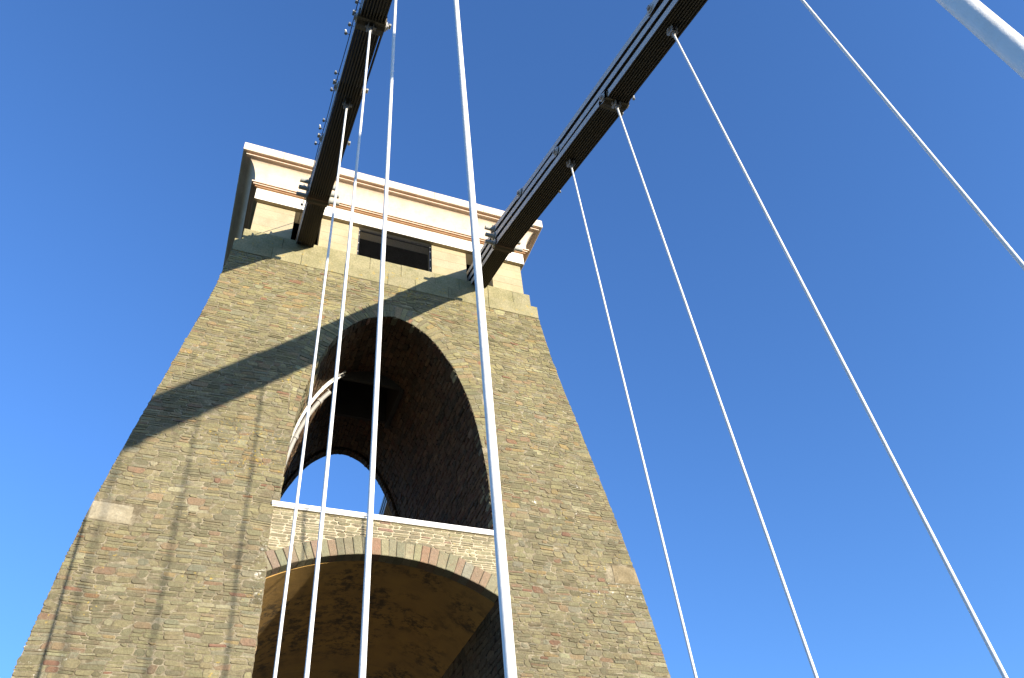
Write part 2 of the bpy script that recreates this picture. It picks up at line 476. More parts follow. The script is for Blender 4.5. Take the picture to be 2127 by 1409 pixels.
# --- upper arch ring: thin stones set on edge round the head
mb = MB()
for side in (-1, 1):
    i = 0
    pts = [p for p in AP if p[1] >= RING_Z0]
    L_ = [0]
    for a, b in zip(pts, pts[1:]): L_.append(L_[-1] + math.hypot(b[0]-a[0], b[1]-a[1]))
    tot = L_[-1]
    def at(s):
        s = min(max(s, 0), tot)
        for k in range(len(L_)-1):
            if s <= L_[k+1]:
                q = (s - L_[k]) / (L_[k+1]-L_[k] or 1)
                p = (pts[k][0]+(pts[k+1][0]-pts[k][0])*q, pts[k][1]+(pts[k+1][1]-pts[k][1])*q)
                dx = pts[k+1][0]-pts[k][0]; dz = pts[k+1][1]-pts[k][1]; l = math.hypot(dx, dz) or 1
                return p, (dz/l, -dx/l)
        return pts[-1], (0, 1)
    def RP(u, v, d):
        p, n = at(u)
        x = AC + side*(p[0] + n[0]*v); z = p[1] + n[1]*v
        return (x, yf(z) - d, z)
    s = 0
    while s < tot - .02:
        w = random.uniform(.085, .17); s1 = min(tot, s + w)
        T = ring_thick(at(s)[0][1])
        parts = [0, T*random.uniform(.85, 1.1)] if random.random() < .35 else [0, T*random.uniform(.4, .6), T*random.uniform(.9, 1.12)]
        for a, b in zip(parts, parts[1:]):
            c = [(s, a), (s1, a), (s1, b), (s, b)]
            if side < 0: c = [c[1], c[0], c[3], c[2]]
            one_stone(mb, RP, c, ftint(pick(PAL, .80), AC, 17), .006, (.006, .02), .14)
        s = s1
ring = tpart(mb, 'arch_ring', [M['stone']])
back_copy(ring)

# --- pale quoin blocks in the corners
for (a, b, c, d) in QUOINS:
    mb = MB(); n = 7
    for i in range(n):
        for j in range(n):
            pass
    vs = []; fs = []
    for j in range(n+1):
        for i in range(n+1):
            u = a + (b-a)*i/n; v = c + (d-c)*j/n
            if a < 0 and i == 0: u = XC - hw(v) - .01
            if a > 0 and i == n: u = XC + hw(v) + .01
            e = .03 + noise.noise(Vector((u*5, v*5, 2))) * .015 - (.02 if i in (0, n) or j in (0, n) else 0)
            vs.append(front_P(u, v, e))
    for j in range(n):
        for i in range(n):
            q = j*(n+1)+i; fs.append((q, q+1, q+n+2, q+n+1))
    # rim going back into the wall
    rim = [i for i in range(n+1)] + [(j+1)*(n+1)-1 for j in range(1, n+1)] + [n*(n+1)+i for i in range(n-1, -1, -1)] + [j*(n+1) for j in range(n-1, 0, -1)]
    k0 = len(vs)
    for r in rim: x, y, z = vs[r]; vs.append((x, y+.12, z))
    m_ = len(rim)
    for k in range(m_): fs.append((rim[k], rim[(k+1) % m_], k0+(k+1) % m_, k0+k))
    mb.add(vs, fs, 0, (1, 1, 1) if a < 0 else (.78, .72, .62))
    tpart(mb, 'quoin_block', [M['quoin']])

# --- left and right faces
def side_P(u, v, d):
    z = v + warp(u+30, v); return (XC - hw(z) - d, u, z)
def side_spans(v0, v1): return [(yf(v0), yf(v1), 2*YM - yf(v0), 2*YM - yf(v1))]
mb = MB()
rubble(mb, side_P, ZB, ZTOP, side_spans, PAL, 1.0, (.14, .26), (.3, .7), tint=ftint)
backing(mb, side_P, ZB, ZTOP, side_spans, .5)
sw = tpart(mb, 'side_wall', [M['stone'], M['mortar']])
back_copy(sw)

# --- lining of the upper archway
AL = [0]
full = [(-p[0], p[1]) for p in AP] + [p for p in reversed(AP[:-1])]
for a, b in zip(full, full[1:]): AL.append(AL[-1] + math.hypot(b[0]-a[0], b[1]-a[1]))
def prof(s):
    s = min(max(s, 0), AL[-1])
    lo, hi = 0, len(AL)-1
    while hi - lo > 1:
        mid = (lo+hi)//2
        if AL[mid] <= s: lo = mid
        else: hi = mid
    q = (s - AL[lo]) / (AL[hi]-AL[lo] or 1); a, b = full[lo], full[hi]
    dx, dz = b[0]-a[0], b[1]-a[1]; l = math.hypot(dx, dz) or 1
    return (a[0]+dx*q, a[1]+dz*q), (dz/l, -dx/l)     # inward normal
RECESS = .09
def lin_P(u, v, d):
    p, n = prof(v)
    inner = .33 < (u - yf(p[1])) and .33 < (2*YM - yf(p[1]) - u)
    k = d - (RECESS if inner else 0)
    return (AC + p[0] + n[0]*k, u, p[1] + n[1]*k)
HX, HY = (3.02, 5.08), (19.65, 21.35)                # hatch in the crown of the vault
def lin_spans(v0, v1):
    p = prof((v0+v1)/2)[0]; f = yf(p[1]); bk = 2*YM - f
    x = AC + p[0]
    segs = [(f+.01, f+.33), (f+.335, bk-.335), (bk-.33, bk-.01)]
    out = []
    for a, b in segs:
        if p[1] > 17 and HX[0] < x < HX[1] and a < HY[0] < b:
            out += [(a, a, HY[0], HY[0]), (HY[1], HY[1], b, b)]
        else: out.append((a, a, b, b))
    return out
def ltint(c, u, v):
    # sunlit left jamb and mouth painted pale wall stone, shade deeper in painted reddish
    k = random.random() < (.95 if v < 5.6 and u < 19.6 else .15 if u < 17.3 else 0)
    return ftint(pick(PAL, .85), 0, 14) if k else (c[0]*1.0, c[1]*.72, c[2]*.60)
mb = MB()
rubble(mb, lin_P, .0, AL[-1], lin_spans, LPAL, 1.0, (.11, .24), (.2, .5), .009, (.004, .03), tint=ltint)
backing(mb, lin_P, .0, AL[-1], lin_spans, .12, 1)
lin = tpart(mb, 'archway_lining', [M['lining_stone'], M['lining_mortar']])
# shaft above the hatch, floor of the archway
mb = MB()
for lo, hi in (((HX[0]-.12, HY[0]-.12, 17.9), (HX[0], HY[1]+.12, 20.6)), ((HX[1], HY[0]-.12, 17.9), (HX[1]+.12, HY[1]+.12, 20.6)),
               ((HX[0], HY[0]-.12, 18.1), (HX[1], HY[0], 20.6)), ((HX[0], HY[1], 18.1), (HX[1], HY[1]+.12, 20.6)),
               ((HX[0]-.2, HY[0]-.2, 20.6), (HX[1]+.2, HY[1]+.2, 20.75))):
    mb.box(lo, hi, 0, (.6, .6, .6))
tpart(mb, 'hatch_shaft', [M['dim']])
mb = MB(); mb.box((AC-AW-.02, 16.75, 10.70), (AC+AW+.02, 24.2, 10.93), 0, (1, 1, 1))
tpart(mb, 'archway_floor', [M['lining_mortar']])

# --- spandrel above the carriage arch, slightly recessed
SR = .05
def sp_P(u, v, d):
    z = v + warp(u, v)*.5; return (u, yf(z) + SR - d, z)
VO = .43
def sp_low(x): return low_top(x) + VO + .0
def sp_spans(v0, v1):
    vm = (v0+v1)/2
    # horizontal extents where the voussoir ring lies below this course
    if vm > LCR + VO: return [(1.36, 1.36, 6.86, 6.86)]
    x = 4.08
    while x < 6.86 and sp_low(x) > vm: x += .02
    h = x - 4.08
    return [(1.36, 1.36, 4.08-h, 4.08-h), (4.08+h, 4.08+h, 6.86, 6.86)] if h < 2.7 else []
mb = MB()
rubble(mb, sp_P, 9.62, 10.84, sp_spans, SPAL, .92, (.065, .13), (.18, .5), .011, (.004, .018))
pts = [1.32 + 5.58*i/40 for i in range(41)]
for a, b in zip(pts, pts[1:]):
    mb.add([(a, yf(low_top(a))+SR, low_top(a)), (b, yf(low_top(b))+SR, low_top(b)), (b, yf(10.86)+SR, 10.86), (a, yf(10.86)+SR, 10.86)], [(0, 1, 2, 3)], 1)
spn = tpart(mb, 'spandrel_wall', [M['spandrel_stone'], M['pale_mortar']])
back_copy(spn)
mb = MB()
s_ = LCR - LS; RR = (LW*LW + s_*s_) / (2*s_); zc = LCR - RR
th0 = math.asin((LW+.02)/RR); n = 29
angs = [-th0]
ws = [random.uniform(.8, 1.2) for _ in range(n)]; tw = sum(ws)
for w in ws: angs.append(angs[-1] + 2*th0*w/tw)
seq = 'gpgpggpgpggggpgggggprggpgppg' + 'gggg'
for k in range(n):
    a, b = angs[k], angs[k+1]
    T = VO + random.uniform(-.03, .03)
    def VP(u, v, d): return (4.08 + (RR+v)*math.sin(u), yf(9.9) - .004 - d, zc + (RR+v)*math.cos(u))
    vs_ = [(a, -.0), (b, -.0), (b, T), (a, T)]
    g = .006
    q = [(a+g/RR, .0), (b-g/RR, .0), (b-g/RR, T), (a+g/RR, T)]
    col = pick([x for x in VPAL if (x[0][0]-x[0][1] > 18) == (seq[k] != 'g')], .86)
    top = []
    inset = .012
    q2 = [(a+(g+inset)/RR, inset), (b-(g+inset)/RR, inset), (b-(g+inset)/RR, T-inset), (a+(g+inset)/RR, T-inset)]
    d = random.uniform(.012, .03)
    base = [VP(u, v, -.32) for u, v in q]; mid = [VP(u, v, d-.012) for u, v in q]; top = [VP(u, v, d) for u, v in q2]
    mb.add(base+mid+top, [(0,1,5,4),(1,2,6,5),(2,3,7,6),(3,0,4,7),(4,5,9,8),(5,6,10,9),(6,7,11,10),(7,4,8,11),(8,9,10,11)], 0, col)
    # mortar between the blocks, and soffit of the ring
    m = [VP(b-.02/RR, .012, .0), VP(b+.02/RR, .012, .0), VP(b+.02/RR, T-.01, .0), VP(b-.02/RR, T-.01, .0)]
    mb.add(m, [(0, 1, 2, 3)], 1)
    mb.add([VP(a, .008, -.34), VP(b, .008, -.34), VP(b, .008, .0), VP(a, .008, .0)], [(0, 1, 2, 3)], 1, (.2, .2, .2))
vr = tpart(mb, 'voussoir_ring', [M['voussoir'], M['mortar']])
back_copy(vr)
# white flashing on the sill
mb = MB(); mb.cbox((1.30, yf(10.9)-.05, 10.865), (6.90, yf(10.9)+.5, 10.965), .008, 0)
mb.box((1.32, yf(10.9)-.02, 10.835), (6.88, yf(10.9)+.3, 10.862), 0)
sl_ = tpart(mb, 'sill_flashing', [M['white']]); back_copy(sl_)

# --- carriage arch: plaster vault and stone jambs
mb = MB()
ny, nx = 16, 40; vs = []; fs = []
y0, y1 = yf(9)+.34, 2*YM - yf(9) - .34
SV, CV = 9.10, 9.88
r2 = ((LW+.04)**2 + (CV-SV)**2) / (2*(CV-SV))
for j in range(ny+1):
    for i in range(nx+1):
        x = -(LW+.04) + 2*(LW+.04)*i/nx
        z = CV - r2 + math.sqrt(r2*r2 - x*x)
        y = y0 + (y1-y0)*j/ny
        vs.append((4.08+x, y, z + .012*noise.noise(Vector((x*1.2, y*1.2, 0)))))
for j in range(ny):
    for i in range(nx):
        q = j*(nx+1)+i; fs.append((q, q+1, q+nx+2, q+nx+1))
mb.add(vs, fs, 0)
# face of the plaster where it meets the stone ring
for i in range(nx):
    a, b = vs[i], vs[i+1]
    for yy in (y0, y1):
        mb.add([(a[0], yy, a[2]), (b[0], yy, b[2]), (b[0], yy, 10.5), (a[0], yy, 10.5)], [(0, 1, 2, 3)], 0)
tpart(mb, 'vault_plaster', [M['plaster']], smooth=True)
mb = MB()
for sgn in (-1, 1):
    def jP(u, v, d, sgn=sgn): return (4.08 + sgn*(LW - d + .0), u, v)
    def js(v0, v1): return [(yf(v0)+.01, yf(v1)+.01, 2*YM-yf(v0)-.01, 2*YM-yf(v1)-.01)]
    rubble(mb, jP, 3.5, SV+.02, js, PAL if sgn < 0 else LPAL, .7 if sgn < 0 else .75, (.14, .26), (.3, .6))  # left jamb in sunlit tones, right jamb's shade put into its darker stones
    backing(mb, jP, ZB, SV+.02, js, .6)
    # small strip closing ring springers
    mb.box((4.08+sgn*(LW+.02)-.03, yf(9)+.02, SV), (4.08+sgn*(LW+.02)+.03, yf(9)+.36, 9.25), 1)
tpart(mb, 'carriageway_jamb', [M['lining_stone'], M['lining_mortar']])

# --- ledge courses round the top of the rubble
def frame_blocks(name, hwx, y_f, z0, z1, mat, lmin=.8, lmax=1.5, depth=.5):
    mb = MB(); yb = 2*YM - y_f
    def run(a, b, fn):
        t = a
        while t < b - .01:
            n_ = t + random.uniform(lmin, lmax)
            if b - n_ < .5: n_ = b
            g = random.uniform(.92, 1.07); k = random.uniform(.92, 1.0)
            fn(t+.003, n_-.003, (g, g, g*k)); t = n_
    j = lambda: random.uniform(-.004, .006)
    run(XC-hwx, XC+hwx, lambda a, b, c: mb.cbox((a, y_f-j(), z0+.003), (b, y_f+depth, z1-.003+j()*.3), .012, 0, c))
    run(XC-hwx, XC+hwx, lambda a, b, c: mb.cbox((a, yb-depth, z0+.003), (b, yb+j(), z1-.003), .012, 0, c))
    for s in (-1, 1):
        xo = XC + s*hwx; xi = XC + s*(hwx-depth)
        run(y_f+depth+.004, yb-depth-.004, lambda a, b, c: mb.cbox((min(xo, xi), a, z0+.003), (max(xo, xi), b, z1-.003), .012, 0, c))
    mb.box((XC-hwx+.3, y_f+.03, z0+.02), (XC+hwx-.3, y_f+depth-.02, z1-.02), 0, (.5, .5, .5))
    return tpart(mb, name, [mat])
frame_blocks('ledge_course', 5.13, 16.95, 20.12, 20.70, M['ledge'])
frame_blocks('ledge_course', 4.93, 17.01, 20.70, 21.35, M['ledge'])
mb = MB(); mb.box((XC-4.6, 17.4, 20.80), (XC+4.6, 23.5, 20.95), 0); tpart(mb, 'chamber_floor', [M['dim']])

# --- chamber wall with a window and two chain openings
WY0, WY1 = 17.07, 17.52; Z0, Z1 = 21.35, 22.93
WHW = 4.74
mb = MB()
xs = [(XC-WHW, .69), (1.58, 2.87), (5.49, 6.77), (7.74, XC+WHW)]
for a, b in xs:
    mb = MB()
    cuts = [Z0]
    while cuts[-1] < Z1 - .01: cuts.append(min(Z1, cuts[-1] + random.uniform(.36, .46)))
    if cuts[-1] - cuts[-2] < .15: cuts.pop(-2)
    for z0_, z1_ in zip(cuts, cuts[1:]):
        g = random.uniform(.94, 1.06)
        mb.cbox((a, WY0-random.uniform(0, .004), z0_+.0015), (b, WY1, z1_-.0015), .004, 0, (g, g, g*random.uniform(.93, 1.02)))
    o = tpart(mb, 'chamber_wall', [M['ashlar']]); back_copy(o)
mb = MB()
for s in (-1, 1):
    mb = MB(); a, b = sorted((XC+s*WHW, XC+s*(WHW-.45))); mb.box((a, WY1+.003, Z0), (b, 2*YM-WY1-.003, Z1), 0, (1, 1, 1))
    tpart(mb, 'chamber_side_wall', [M['ashlar']])
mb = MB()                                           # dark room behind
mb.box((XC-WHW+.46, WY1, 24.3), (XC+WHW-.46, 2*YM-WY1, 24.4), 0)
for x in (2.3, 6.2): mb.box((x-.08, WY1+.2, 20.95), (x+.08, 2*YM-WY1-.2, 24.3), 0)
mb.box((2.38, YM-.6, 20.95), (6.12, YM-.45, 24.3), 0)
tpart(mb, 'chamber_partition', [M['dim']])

# --- cornice: one mitred profile all round
def loop(o, z, so=1.13):
    x = 5.55 - o*so
    return [(XC-x, 16.3+o, z), (XC+x, 16.3+o, z), (XC+x, 2*YM-16.3-o, z), (XC-x, 2*YM-16.3-o, z)]
def sweep(mb, prof_, mats, col=(1, 1, 1)):
    for (a, b), m in zip(zip(prof_, prof_[1:]), mats):
        A, B = loop(*a), loop(*b)
        for k in range(4):
            n = 24                                    # subdivided so the coping reads as stone lengths
            for i in range(n):
                t0, t1 = i/n, (i+1)/n
                q = [Vector(A[k]).lerp(Vector(A[(k+1) % 4]), t0), Vector(A[k]).lerp(Vector(A[(k+1) % 4]), t1),
                     Vector(B[k]).lerp(Vector(B[(k+1) % 4]), t1), Vector(B[k]).lerp(Vector(B[(k+1) % 4]), t0)]
                mb.add(q, [(0, 1, 2, 3)], m, col)
mb = MB()
lip = [(.6, 25.12), (.03, 25.12), (0, 25.09), (0, 24.70), (.012, 24.685), (.13, 24.685)]
sweep(mb, lip, [0]*5)
mb.add(loop(.6, 25.12), [(0, 1, 2, 3)], 0, (1, 1, 1))
# joints of the coping
random.seed(21)
for x in (-.05, 1.75, 3.6, 5.4, 7.3, 8.9):
    mb.box((x-.006, 16.296, 24.70), (x+.006, 16.31, 25.10), 1, (.4, .4, .4))
tpart(mb, 'coping', [M['coping'], M['mould']])
mb = MB()
p2 = [(.13, 24.685), (.13, 24.635), (.11, 24.63), (.11, 24.59), (.17, 24.59), (.17, 24.60)]
sweep(mb, p2, [1, 1, 0, 0, 0])
cov = [(.52 - .35*(1-math.cos(t/14*PI/2)), 23.66 + .94*math.sin(t/14*PI/2)) for t in range(14, -1, -1)]
sweep(mb, cov, [0]*14)
p3 = [(.52, 23.66), (.44, 23.66), (.44, 23.60), (.49, 23.60), (.49, 23.55), (.55, 23.55), (.55, 23.51), (.62, 23.50)]
sweep(mb, p3, [0, 0, 1, 0, 1, 1, 1])
tpart(mb, 'cornice', [M['cornice'], M['mould']])
mb = MB()
sweep(mb, [(.62, 23.50), (.62, 22.93)], [0])
sweep(mb, [(.62, 22.93), (.77, 22.93)], [1])
sweep(mb, [(.77, 22.945), (1.25, 22.945), (1.25, 24.35)], [0, 1])
for x in [3.0 + .42*i for i in range(7)] + [1.9, 2.4, 6.0, .1]:
    mb.tube([(x, 16.925, 22.99+.02*math.sin(x*9)), (x, 16.90, 22.99+.02*math.sin(x*9))], .014, 6, 1)
tpart(mb, 'frieze', [M['frieze'], M['ashlar']])

# --- wire mesh over the window
mb = MB()
a0, a1, b0, b1 = 2.88, 5.48, 21.36, 22.92
p = .062; yy = 17.18
k = -2.0
def clip(c, s):
    # line z = b0 + s*(x - c)
    pts = []
    for x in (a0, a1):
        z = b0 + s*(x-c)
        if b0 <= z <= b1: pts.append((x, z))
    for z in (b0, b1):
        x = c + (z-b0)/s
        if a0 < x < a1: pts.append((x, z))
    return pts[:2] if len(pts) >= 2 else None
c = a0 - 2
while c < a1 + 2:
    for s, dy in ((1, 0), (-1, .006)):
        q = clip(c, s)
        if q: mb.tube([(q[0][0], yy+dy, q[0][1]), (q[1][0], yy+dy, q[1][1])], .0011, 4, 0, caps=False)
    c += p
scr = tpart(mb, 'wire_screen', [M['wire']])
mb = MB()
for lo, hi in (((a0, yy-.02, b0), (a0+.05, yy+.03, b1)), ((a1-.05, yy-.02, b0), (a1, yy+.03, b1)), ((a0+.05, yy-.02, b1-.04), (a1-.05, yy+.03, b1)), ((a0+.05, yy-.02, b0), (a1-.05, yy+.03, b0+.04))):
    mb.box(lo, hi, 0)
for z in (21.7, 22.15, 22.6, 22.85):
    for x in (a0+.025, a1-.025): mb.tube([(x, yy-.05, z), (x, yy-.018, z)], .016, 6, 1)
fr = tpart(mb, 'screen_frame', [M['dark'], M['bulb']])

# --- service pipes up the inside of the archway
def wallrun(Y, s0, s1, off, n=40):
    out = []
    for i in range(n+1):
        s = s0 + (s1-s0)*i/n; p_, nn = prof(s)
        out.append((AC+p_[0]+nn[0]*(off-RECESS), Y(s) if callable(Y) else Y, p_[1]+nn[1]*(off-RECESS)))
    return out
for dy in (0, .16):
    mb = MB(); mb.tube(wallrun(19.28+dy, .05, 7.5, .07), .033, 10)
    for s in (1.2, 3.0, 4.8, 6.4, 7.2):
        q = wallrun(19.28+dy, s, s+.05, .07, 1); mb.tube(q, .045, 8)
    tpart(mb, 'conduit', [M['conduit']], smooth=True)
mb = MB(); mb.tube(wallrun(19.85, .05, 6.9, .13), .075, 12)
for s in (2.4, 4.6, 6.3): mb.tube(wallrun(19.85, s, s+.12, .13, 2), .098, 12)
mb.tube([Vector(wallrun(19.85, 6.9, 6.95, .13, 1)[0]), Vector(wallrun(19.85, 6.95, 7, .0, 1)[0])], .03, 8)
tpart(mb, 'drainpipe', [M['pipe']], smooth=True)

# ------------------------------------------------------------------ suspension chains
def zb(y): return 17.23 + .405*(y-6.83) + .0012*(y-6.83)**2
def zland(y): return 21.45 - .44*(y - 23.9)
KN = 14.65
def tierz(y, t):                # centre line of a tier
    base = zb(y) if y < 20 else zland(y)
    if 17.5 < y < 23.5: base = min(zb(17.5) + (y-17.5)*.2, zland(23.5) + (23.5-y)*.2)
    return base + .103 + t*.372
JO = [[-14.3, -7.0, .3, 7.63, KN, 20.47, 26.3, 33.5, 40.8], [-11.9, -4.6, 2.75, 10.1, KN, 20.47, 26.3, 33.5, 40.8], [-16.7, -9.4, -2.1, 5.25, 12.5, KN, 20.47, 26.3, 33.5, 40.8]]
def eyebar(mb, x, th, a, b, h=.095, R=.155, outer=1):
    """flat bar with rounded eyes, from joint a to joint b (y,z)"""
    d = Vector((b[0]-a[0], b[1]-a[1])); Lb = d.length; d.normalize(); nn = Vector((-d.y, d.x))
    def pt(u, v): p = Vector(a) + d*u + nn*v; return (p.x, p.y)
    out = []
    neck = .30
    half = []
    an0 = math.acos(-.15)
    up = [(Lb, R)] if False else []
    # outline anticlockwise, upper edge then round far eye, lower edge, near eye
    o = []
    o += [(neck, h)] ; o += [(Lb-neck, h)]
    for i in range(9):
        an = math.radians(118 - i*29.5); o.append((Lb + R*math.cos(an), R*math.sin(an)))
    o += [(Lb-neck, -h), (neck, -h)]
    for i in range(9):
        an = math.radians(-62 - i*29.5); o.append((R*math.cos(an), R*math.sin(an)))
    n = len(o)
    vs = []
    for xx in (x-th/2, x+th/2):
        for u, v in o:
            p = pt(u, v); vs.append((xx, p[0], p[1]))
    fs = [(i, (i+1) % n, n+(i+1) % n, n+i) for i in range(n)]
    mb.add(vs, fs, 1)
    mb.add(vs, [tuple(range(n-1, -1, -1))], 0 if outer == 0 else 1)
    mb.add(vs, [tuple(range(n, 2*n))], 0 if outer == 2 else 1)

def chain(name, xc, label):
    root = thing(name, label, 'suspension chain', (xc, KN, zb(KN)))
    inv = Matrix.Translation((-xc, -KN, -zb(KN)))
    def part(mb, nm, mats, par=None, **k):
        o = mb.build(nm, mats, par or root, **k)
        if par is None: o.matrix_parent_inverse = inv
        return o
    pitch = .0655
    for t in range(3):
        js = JO[t]
        prev = None
        for i, (ya, yb_) in enumerate(zip(js, js[1:])):
            A, B = (ya, tierz(ya, t)), (yb_, tierz(yb_, t))
            mb = MB()
            odd = (i + (len(js) - 1)) % 2
            cnt = 10 if odd else 9
            for k in range(cnt):
                x = xc + (k - (cnt-1)/2) * pitch
                eyebar(mb, x, .030, A, B, outer=0 if k == 0 else 2 if k == cnt-1 else 1)
            ln = part(mb, 'chain_link', [M['chain'], M['chain_shade']])
            # pin at the near end with washer and square nut
            far_side = 1 if ya != KN else 0
            mb = MB(); y, z = A
            mat_i = 0
            if far_side:
                mb.tube([(xc-.345, y, z), (xc+.345, y, z)], .052, 12, 0)
                for s in (-1, 1):
                    mb.tube([(xc+s*.31, y, z), (xc+s*.345, y, z)], .105, 16, 0)
                    a, b = sorted((xc+s*.345, xc+s*.385)); mb.cbox((a, y-.05, z-.05), (b, y+.05, z+.05), .006, 1)
                part(mb, 'joint_bolt', [M['chain'], M['clevis']], ln)
    # the knee: three long pins with distance collars, rust on the lowest eyes
    for t in range(3):
        z = tierz(KN, t)
        mb = MB(); ext = (.63, .60, .52)[t]
        mb.tube([(xc-ext-.08*(t == 2), KN, z), (xc+ext, KN, z)], .068, 16, 0)
        for s in (-1, 1):
            mb.tube([(xc+s*.318, KN, z), (xc+s*.36, KN, z)], .14, 18, 0)
        for s in (-1, 1):
            mb.tube([(xc+s*ext, KN, z), (xc+s*(ext+.012), KN, z)], .055, 14, 0)
        part(mb, 'joint_pin', [M['metal']], smooth=True)
    mb = MB()
    for k in range(19):
        x = xc + (k-9)*pitch/2
        y = KN; z = tierz(KN, 0)
        eyebar(mb, x, .031, (y-.13, z-.055), (y+.13, z+.05), h=.125, R=.10)
    part(mb, 'joint_head', [M['rust'], M['rust']])
    for jy in (7.63, .3):
        mb = MB(); z = tierz(jy, 0)
        for k in range(19):
            x = xc + (k-9)*pitch/2
            eyebar(mb, x, .031, (jy-.10, z-.045), (jy+.10, z+.036), h=.12, R=.11)
        part(mb, 'joint_head', [M['chain'], M['joint']])
    return root
chain('suspension_chain', 1.16, 'dark flat-bar chain on the left, rising over the leftmost white rods into the tower')
chain('suspension_chain', 7.16, 'right-hand chain of three tiers of grey bars, rising to the right end of the chamber')

# ------------------------------------------------------------------ suspension rods
def make_rod(x, y, label, group='white vertical suspension rods'):
    top = zb(y) - .20
    r = thing('suspension_rod', label, 'rod', (x, y, ZB), group)
    mb = MB()
    pts = []; n = 160
    seed = x*3.1 + y
    rad = []
    for i in range(n+1):
        z = ZB + (top-ZB)*i/n
        pts.append((0, 0, z - ZB)); rad.append(.0235 + .0014*noise.noise(Vector((seed, z*1.3, 0))) + .0006*noise.noise(Vector((seed, z*7, 3))))
    mb.tube(pts, rad, 14, 0)
    o = mb.build('rod', [M['rod']], r, smooth=True)
    h = top - ZB
    mb = MB()
    mb.tube([(0, 0, h-.10), (0, 0, h-.02), (0, 0, h+.03)], [.026, .045, .062], 12, 0)
    for s in (-1, 1):
        pl = [(-.05, -.01), (.05, -.01), (.105, .07), (.115, .15), (.07, .26), (-.07, .26), (-.115, .15), (-.105, .07)]
        vs = [(s*.055 - .012, a, h+b) for a, b in pl] + [(s*.055 + .012, a, h+b) for a, b in pl]
        m_ = len(pl)
        mb.add(vs, [tuple(range(m_-1, -1, -1)), tuple(range(m_, 2*m_))] + [(i, (i+1) % m_, m_+(i+1) % m_, m_+i) for i in range(m_)])
    mb.tube([(-.11, 0, h+.12), (.11, 0, h+.12)], .034, 12, 0)
    mb.cbox((.085, -.035, h+.085), (.125, .035, h+.155), .006, 0)
    cl = mb.build('clevis', [M['clevis']], r)
    return r
LX, RX = 1.16, 7.16
make_rod(LX, 10.22, 'leftmost white rod, hanging from the left chain nearest the tower')
make_rod(LX, 7.67, 'second white rod from the left, under the upper joint of the left chain')
make_rod(LX, 5.27, 'third white rod from the left, crossing the chamber window and the sky in the archway')
make_rod(LX, 2.75, 'thick white rod crossing the right side of the archway, fourth from the left')
make_rod(LX, .24, 'very near white rod cutting across the top right corner of the sky')
make_rod(RX, 9.99, 'white rod hanging from the right chain, just right of the tower')
make_rod(RX, 7.60, 'white rod hanging under the pale joint head of the right chain')
make_rod(RX, 5.25, 'long slanting white rod from the right chain to the bottom right corner')
make_rod(RX, 2.83, 'white rod crossing the sky to the right edge, its top out of view')
make_rod(RX, .30, 'rod of the right chain beside the camera, out of view to the right')

# ------------------------------------------------------------------ lamps and boxes on the chains
def lamp(x, y, z, side, label, kind, group):
    if kind == 'box':
        t = thing('junction_box', label, 'junction box', (x, y, z), group); t.scale = (.7, .7, .7)
        mb = MB(); mb.cbox((-.05, -.075, -.06), (.05, .075, .06), .012)
        mb.build('housing', [M['metal']], t)
        mb = MB(); mb.tube([(-side*.05, 0, 0), (-side*.17, .02, -.03)], .012, 8); mb.tube([(0, -.075, 0), (-side*.05, -.14, -.04), (-side*.12, -.16, -.06)], .008, 6)
        mb.build('bracket', [M['dark']], t)
        return
    t = thing('spot_lamp', label, 'lamp', (x, y, z), group); t.scale = (.62, .62, .62)
    mb = MB()
    a = Vector((.12*side*-1, .02, -.05))
    mb.tube([(-side*.16, .03, -.04), (-side*.06, .0, -.03), (0, 0, 0)], .013, 8)
    mb.tube([(-.02, -.05, 0), (-.02, .05, 0)], .012, 8)
    mb.build('bracket', [M['dark']], t)
    mb = MB()
    mb.tube([(side*.01, 0, .09), (side*.005, 0, .04), (0, 0, -.03), (-side*.0, 0, -.09), (0, 0, -.10)], [.035, .042, .055, .062, .05], 12)
    mb.build('lamp_head', [M['metal']], t, smooth=True)
    if kind == 'ball':
        mb = MB(); R_ = .042
        pts = [(side*.03, 0, .16 + R_*math.cos(PI*i/8)) for i in range(8, -1, -1)]
        mb.tube(pts, [max(.002, R_*math.sin(PI*i/8)) for i in range(8, -1, -1)], 12)
        mb.tube([(side*.01, 0, .09), (side*.03, 0, .13)], .012, 8)
        mb.build('sensor_dome', [M['bulb']], t, smooth=True)
ORD = ['nearest the top edge of the photo', 'second from the top edge', 'third from the top edge', 'fourth, with a bright dome', 'uppermost of its middle group', 'centre of the middle group',
       'lowest of the middle group', 'topmost of the group above the cornice', 'with a bright dome above the cornice', 'third of the group above the cornice', 'lowest of the group above the cornice', 'just above the long pins', 'below the long pins']
LL = [((.79, 7.61, 18.45), 'spot'), ((.80, 7.95, 18.60), 'box'), ((.77, 8.29, 18.72), 'spot'), ((.74, 8.57, 18.84), 'ball'), ((.75, 9.90, 19.38), 'spot'), ((.78, 10.25, 19.53), 'box'),
      ((.76, 10.53, 19.65), 'spot'), ((.77, 11.75, 20.15), 'spot'), ((.73, 12.10, 20.30), 'ball'), ((.75, 12.45, 20.45), 'box'), ((.72, 12.79, 20.58), 'spot'), ((.72, 14.93, 21.49), 'spot'), ((.78, 15.81, 21.72), 'spot')]
for (p_, k_), od in zip(LL, ORD):
    nm = {'box': 'small grey junction box', 'spot': 'small dark spot lamp', 'ball': 'small spot lamp'}[k_]
    lamp(*p_, -1, '%s on the left chain, %s' % (nm, od), k_, 'fittings along the left chain')
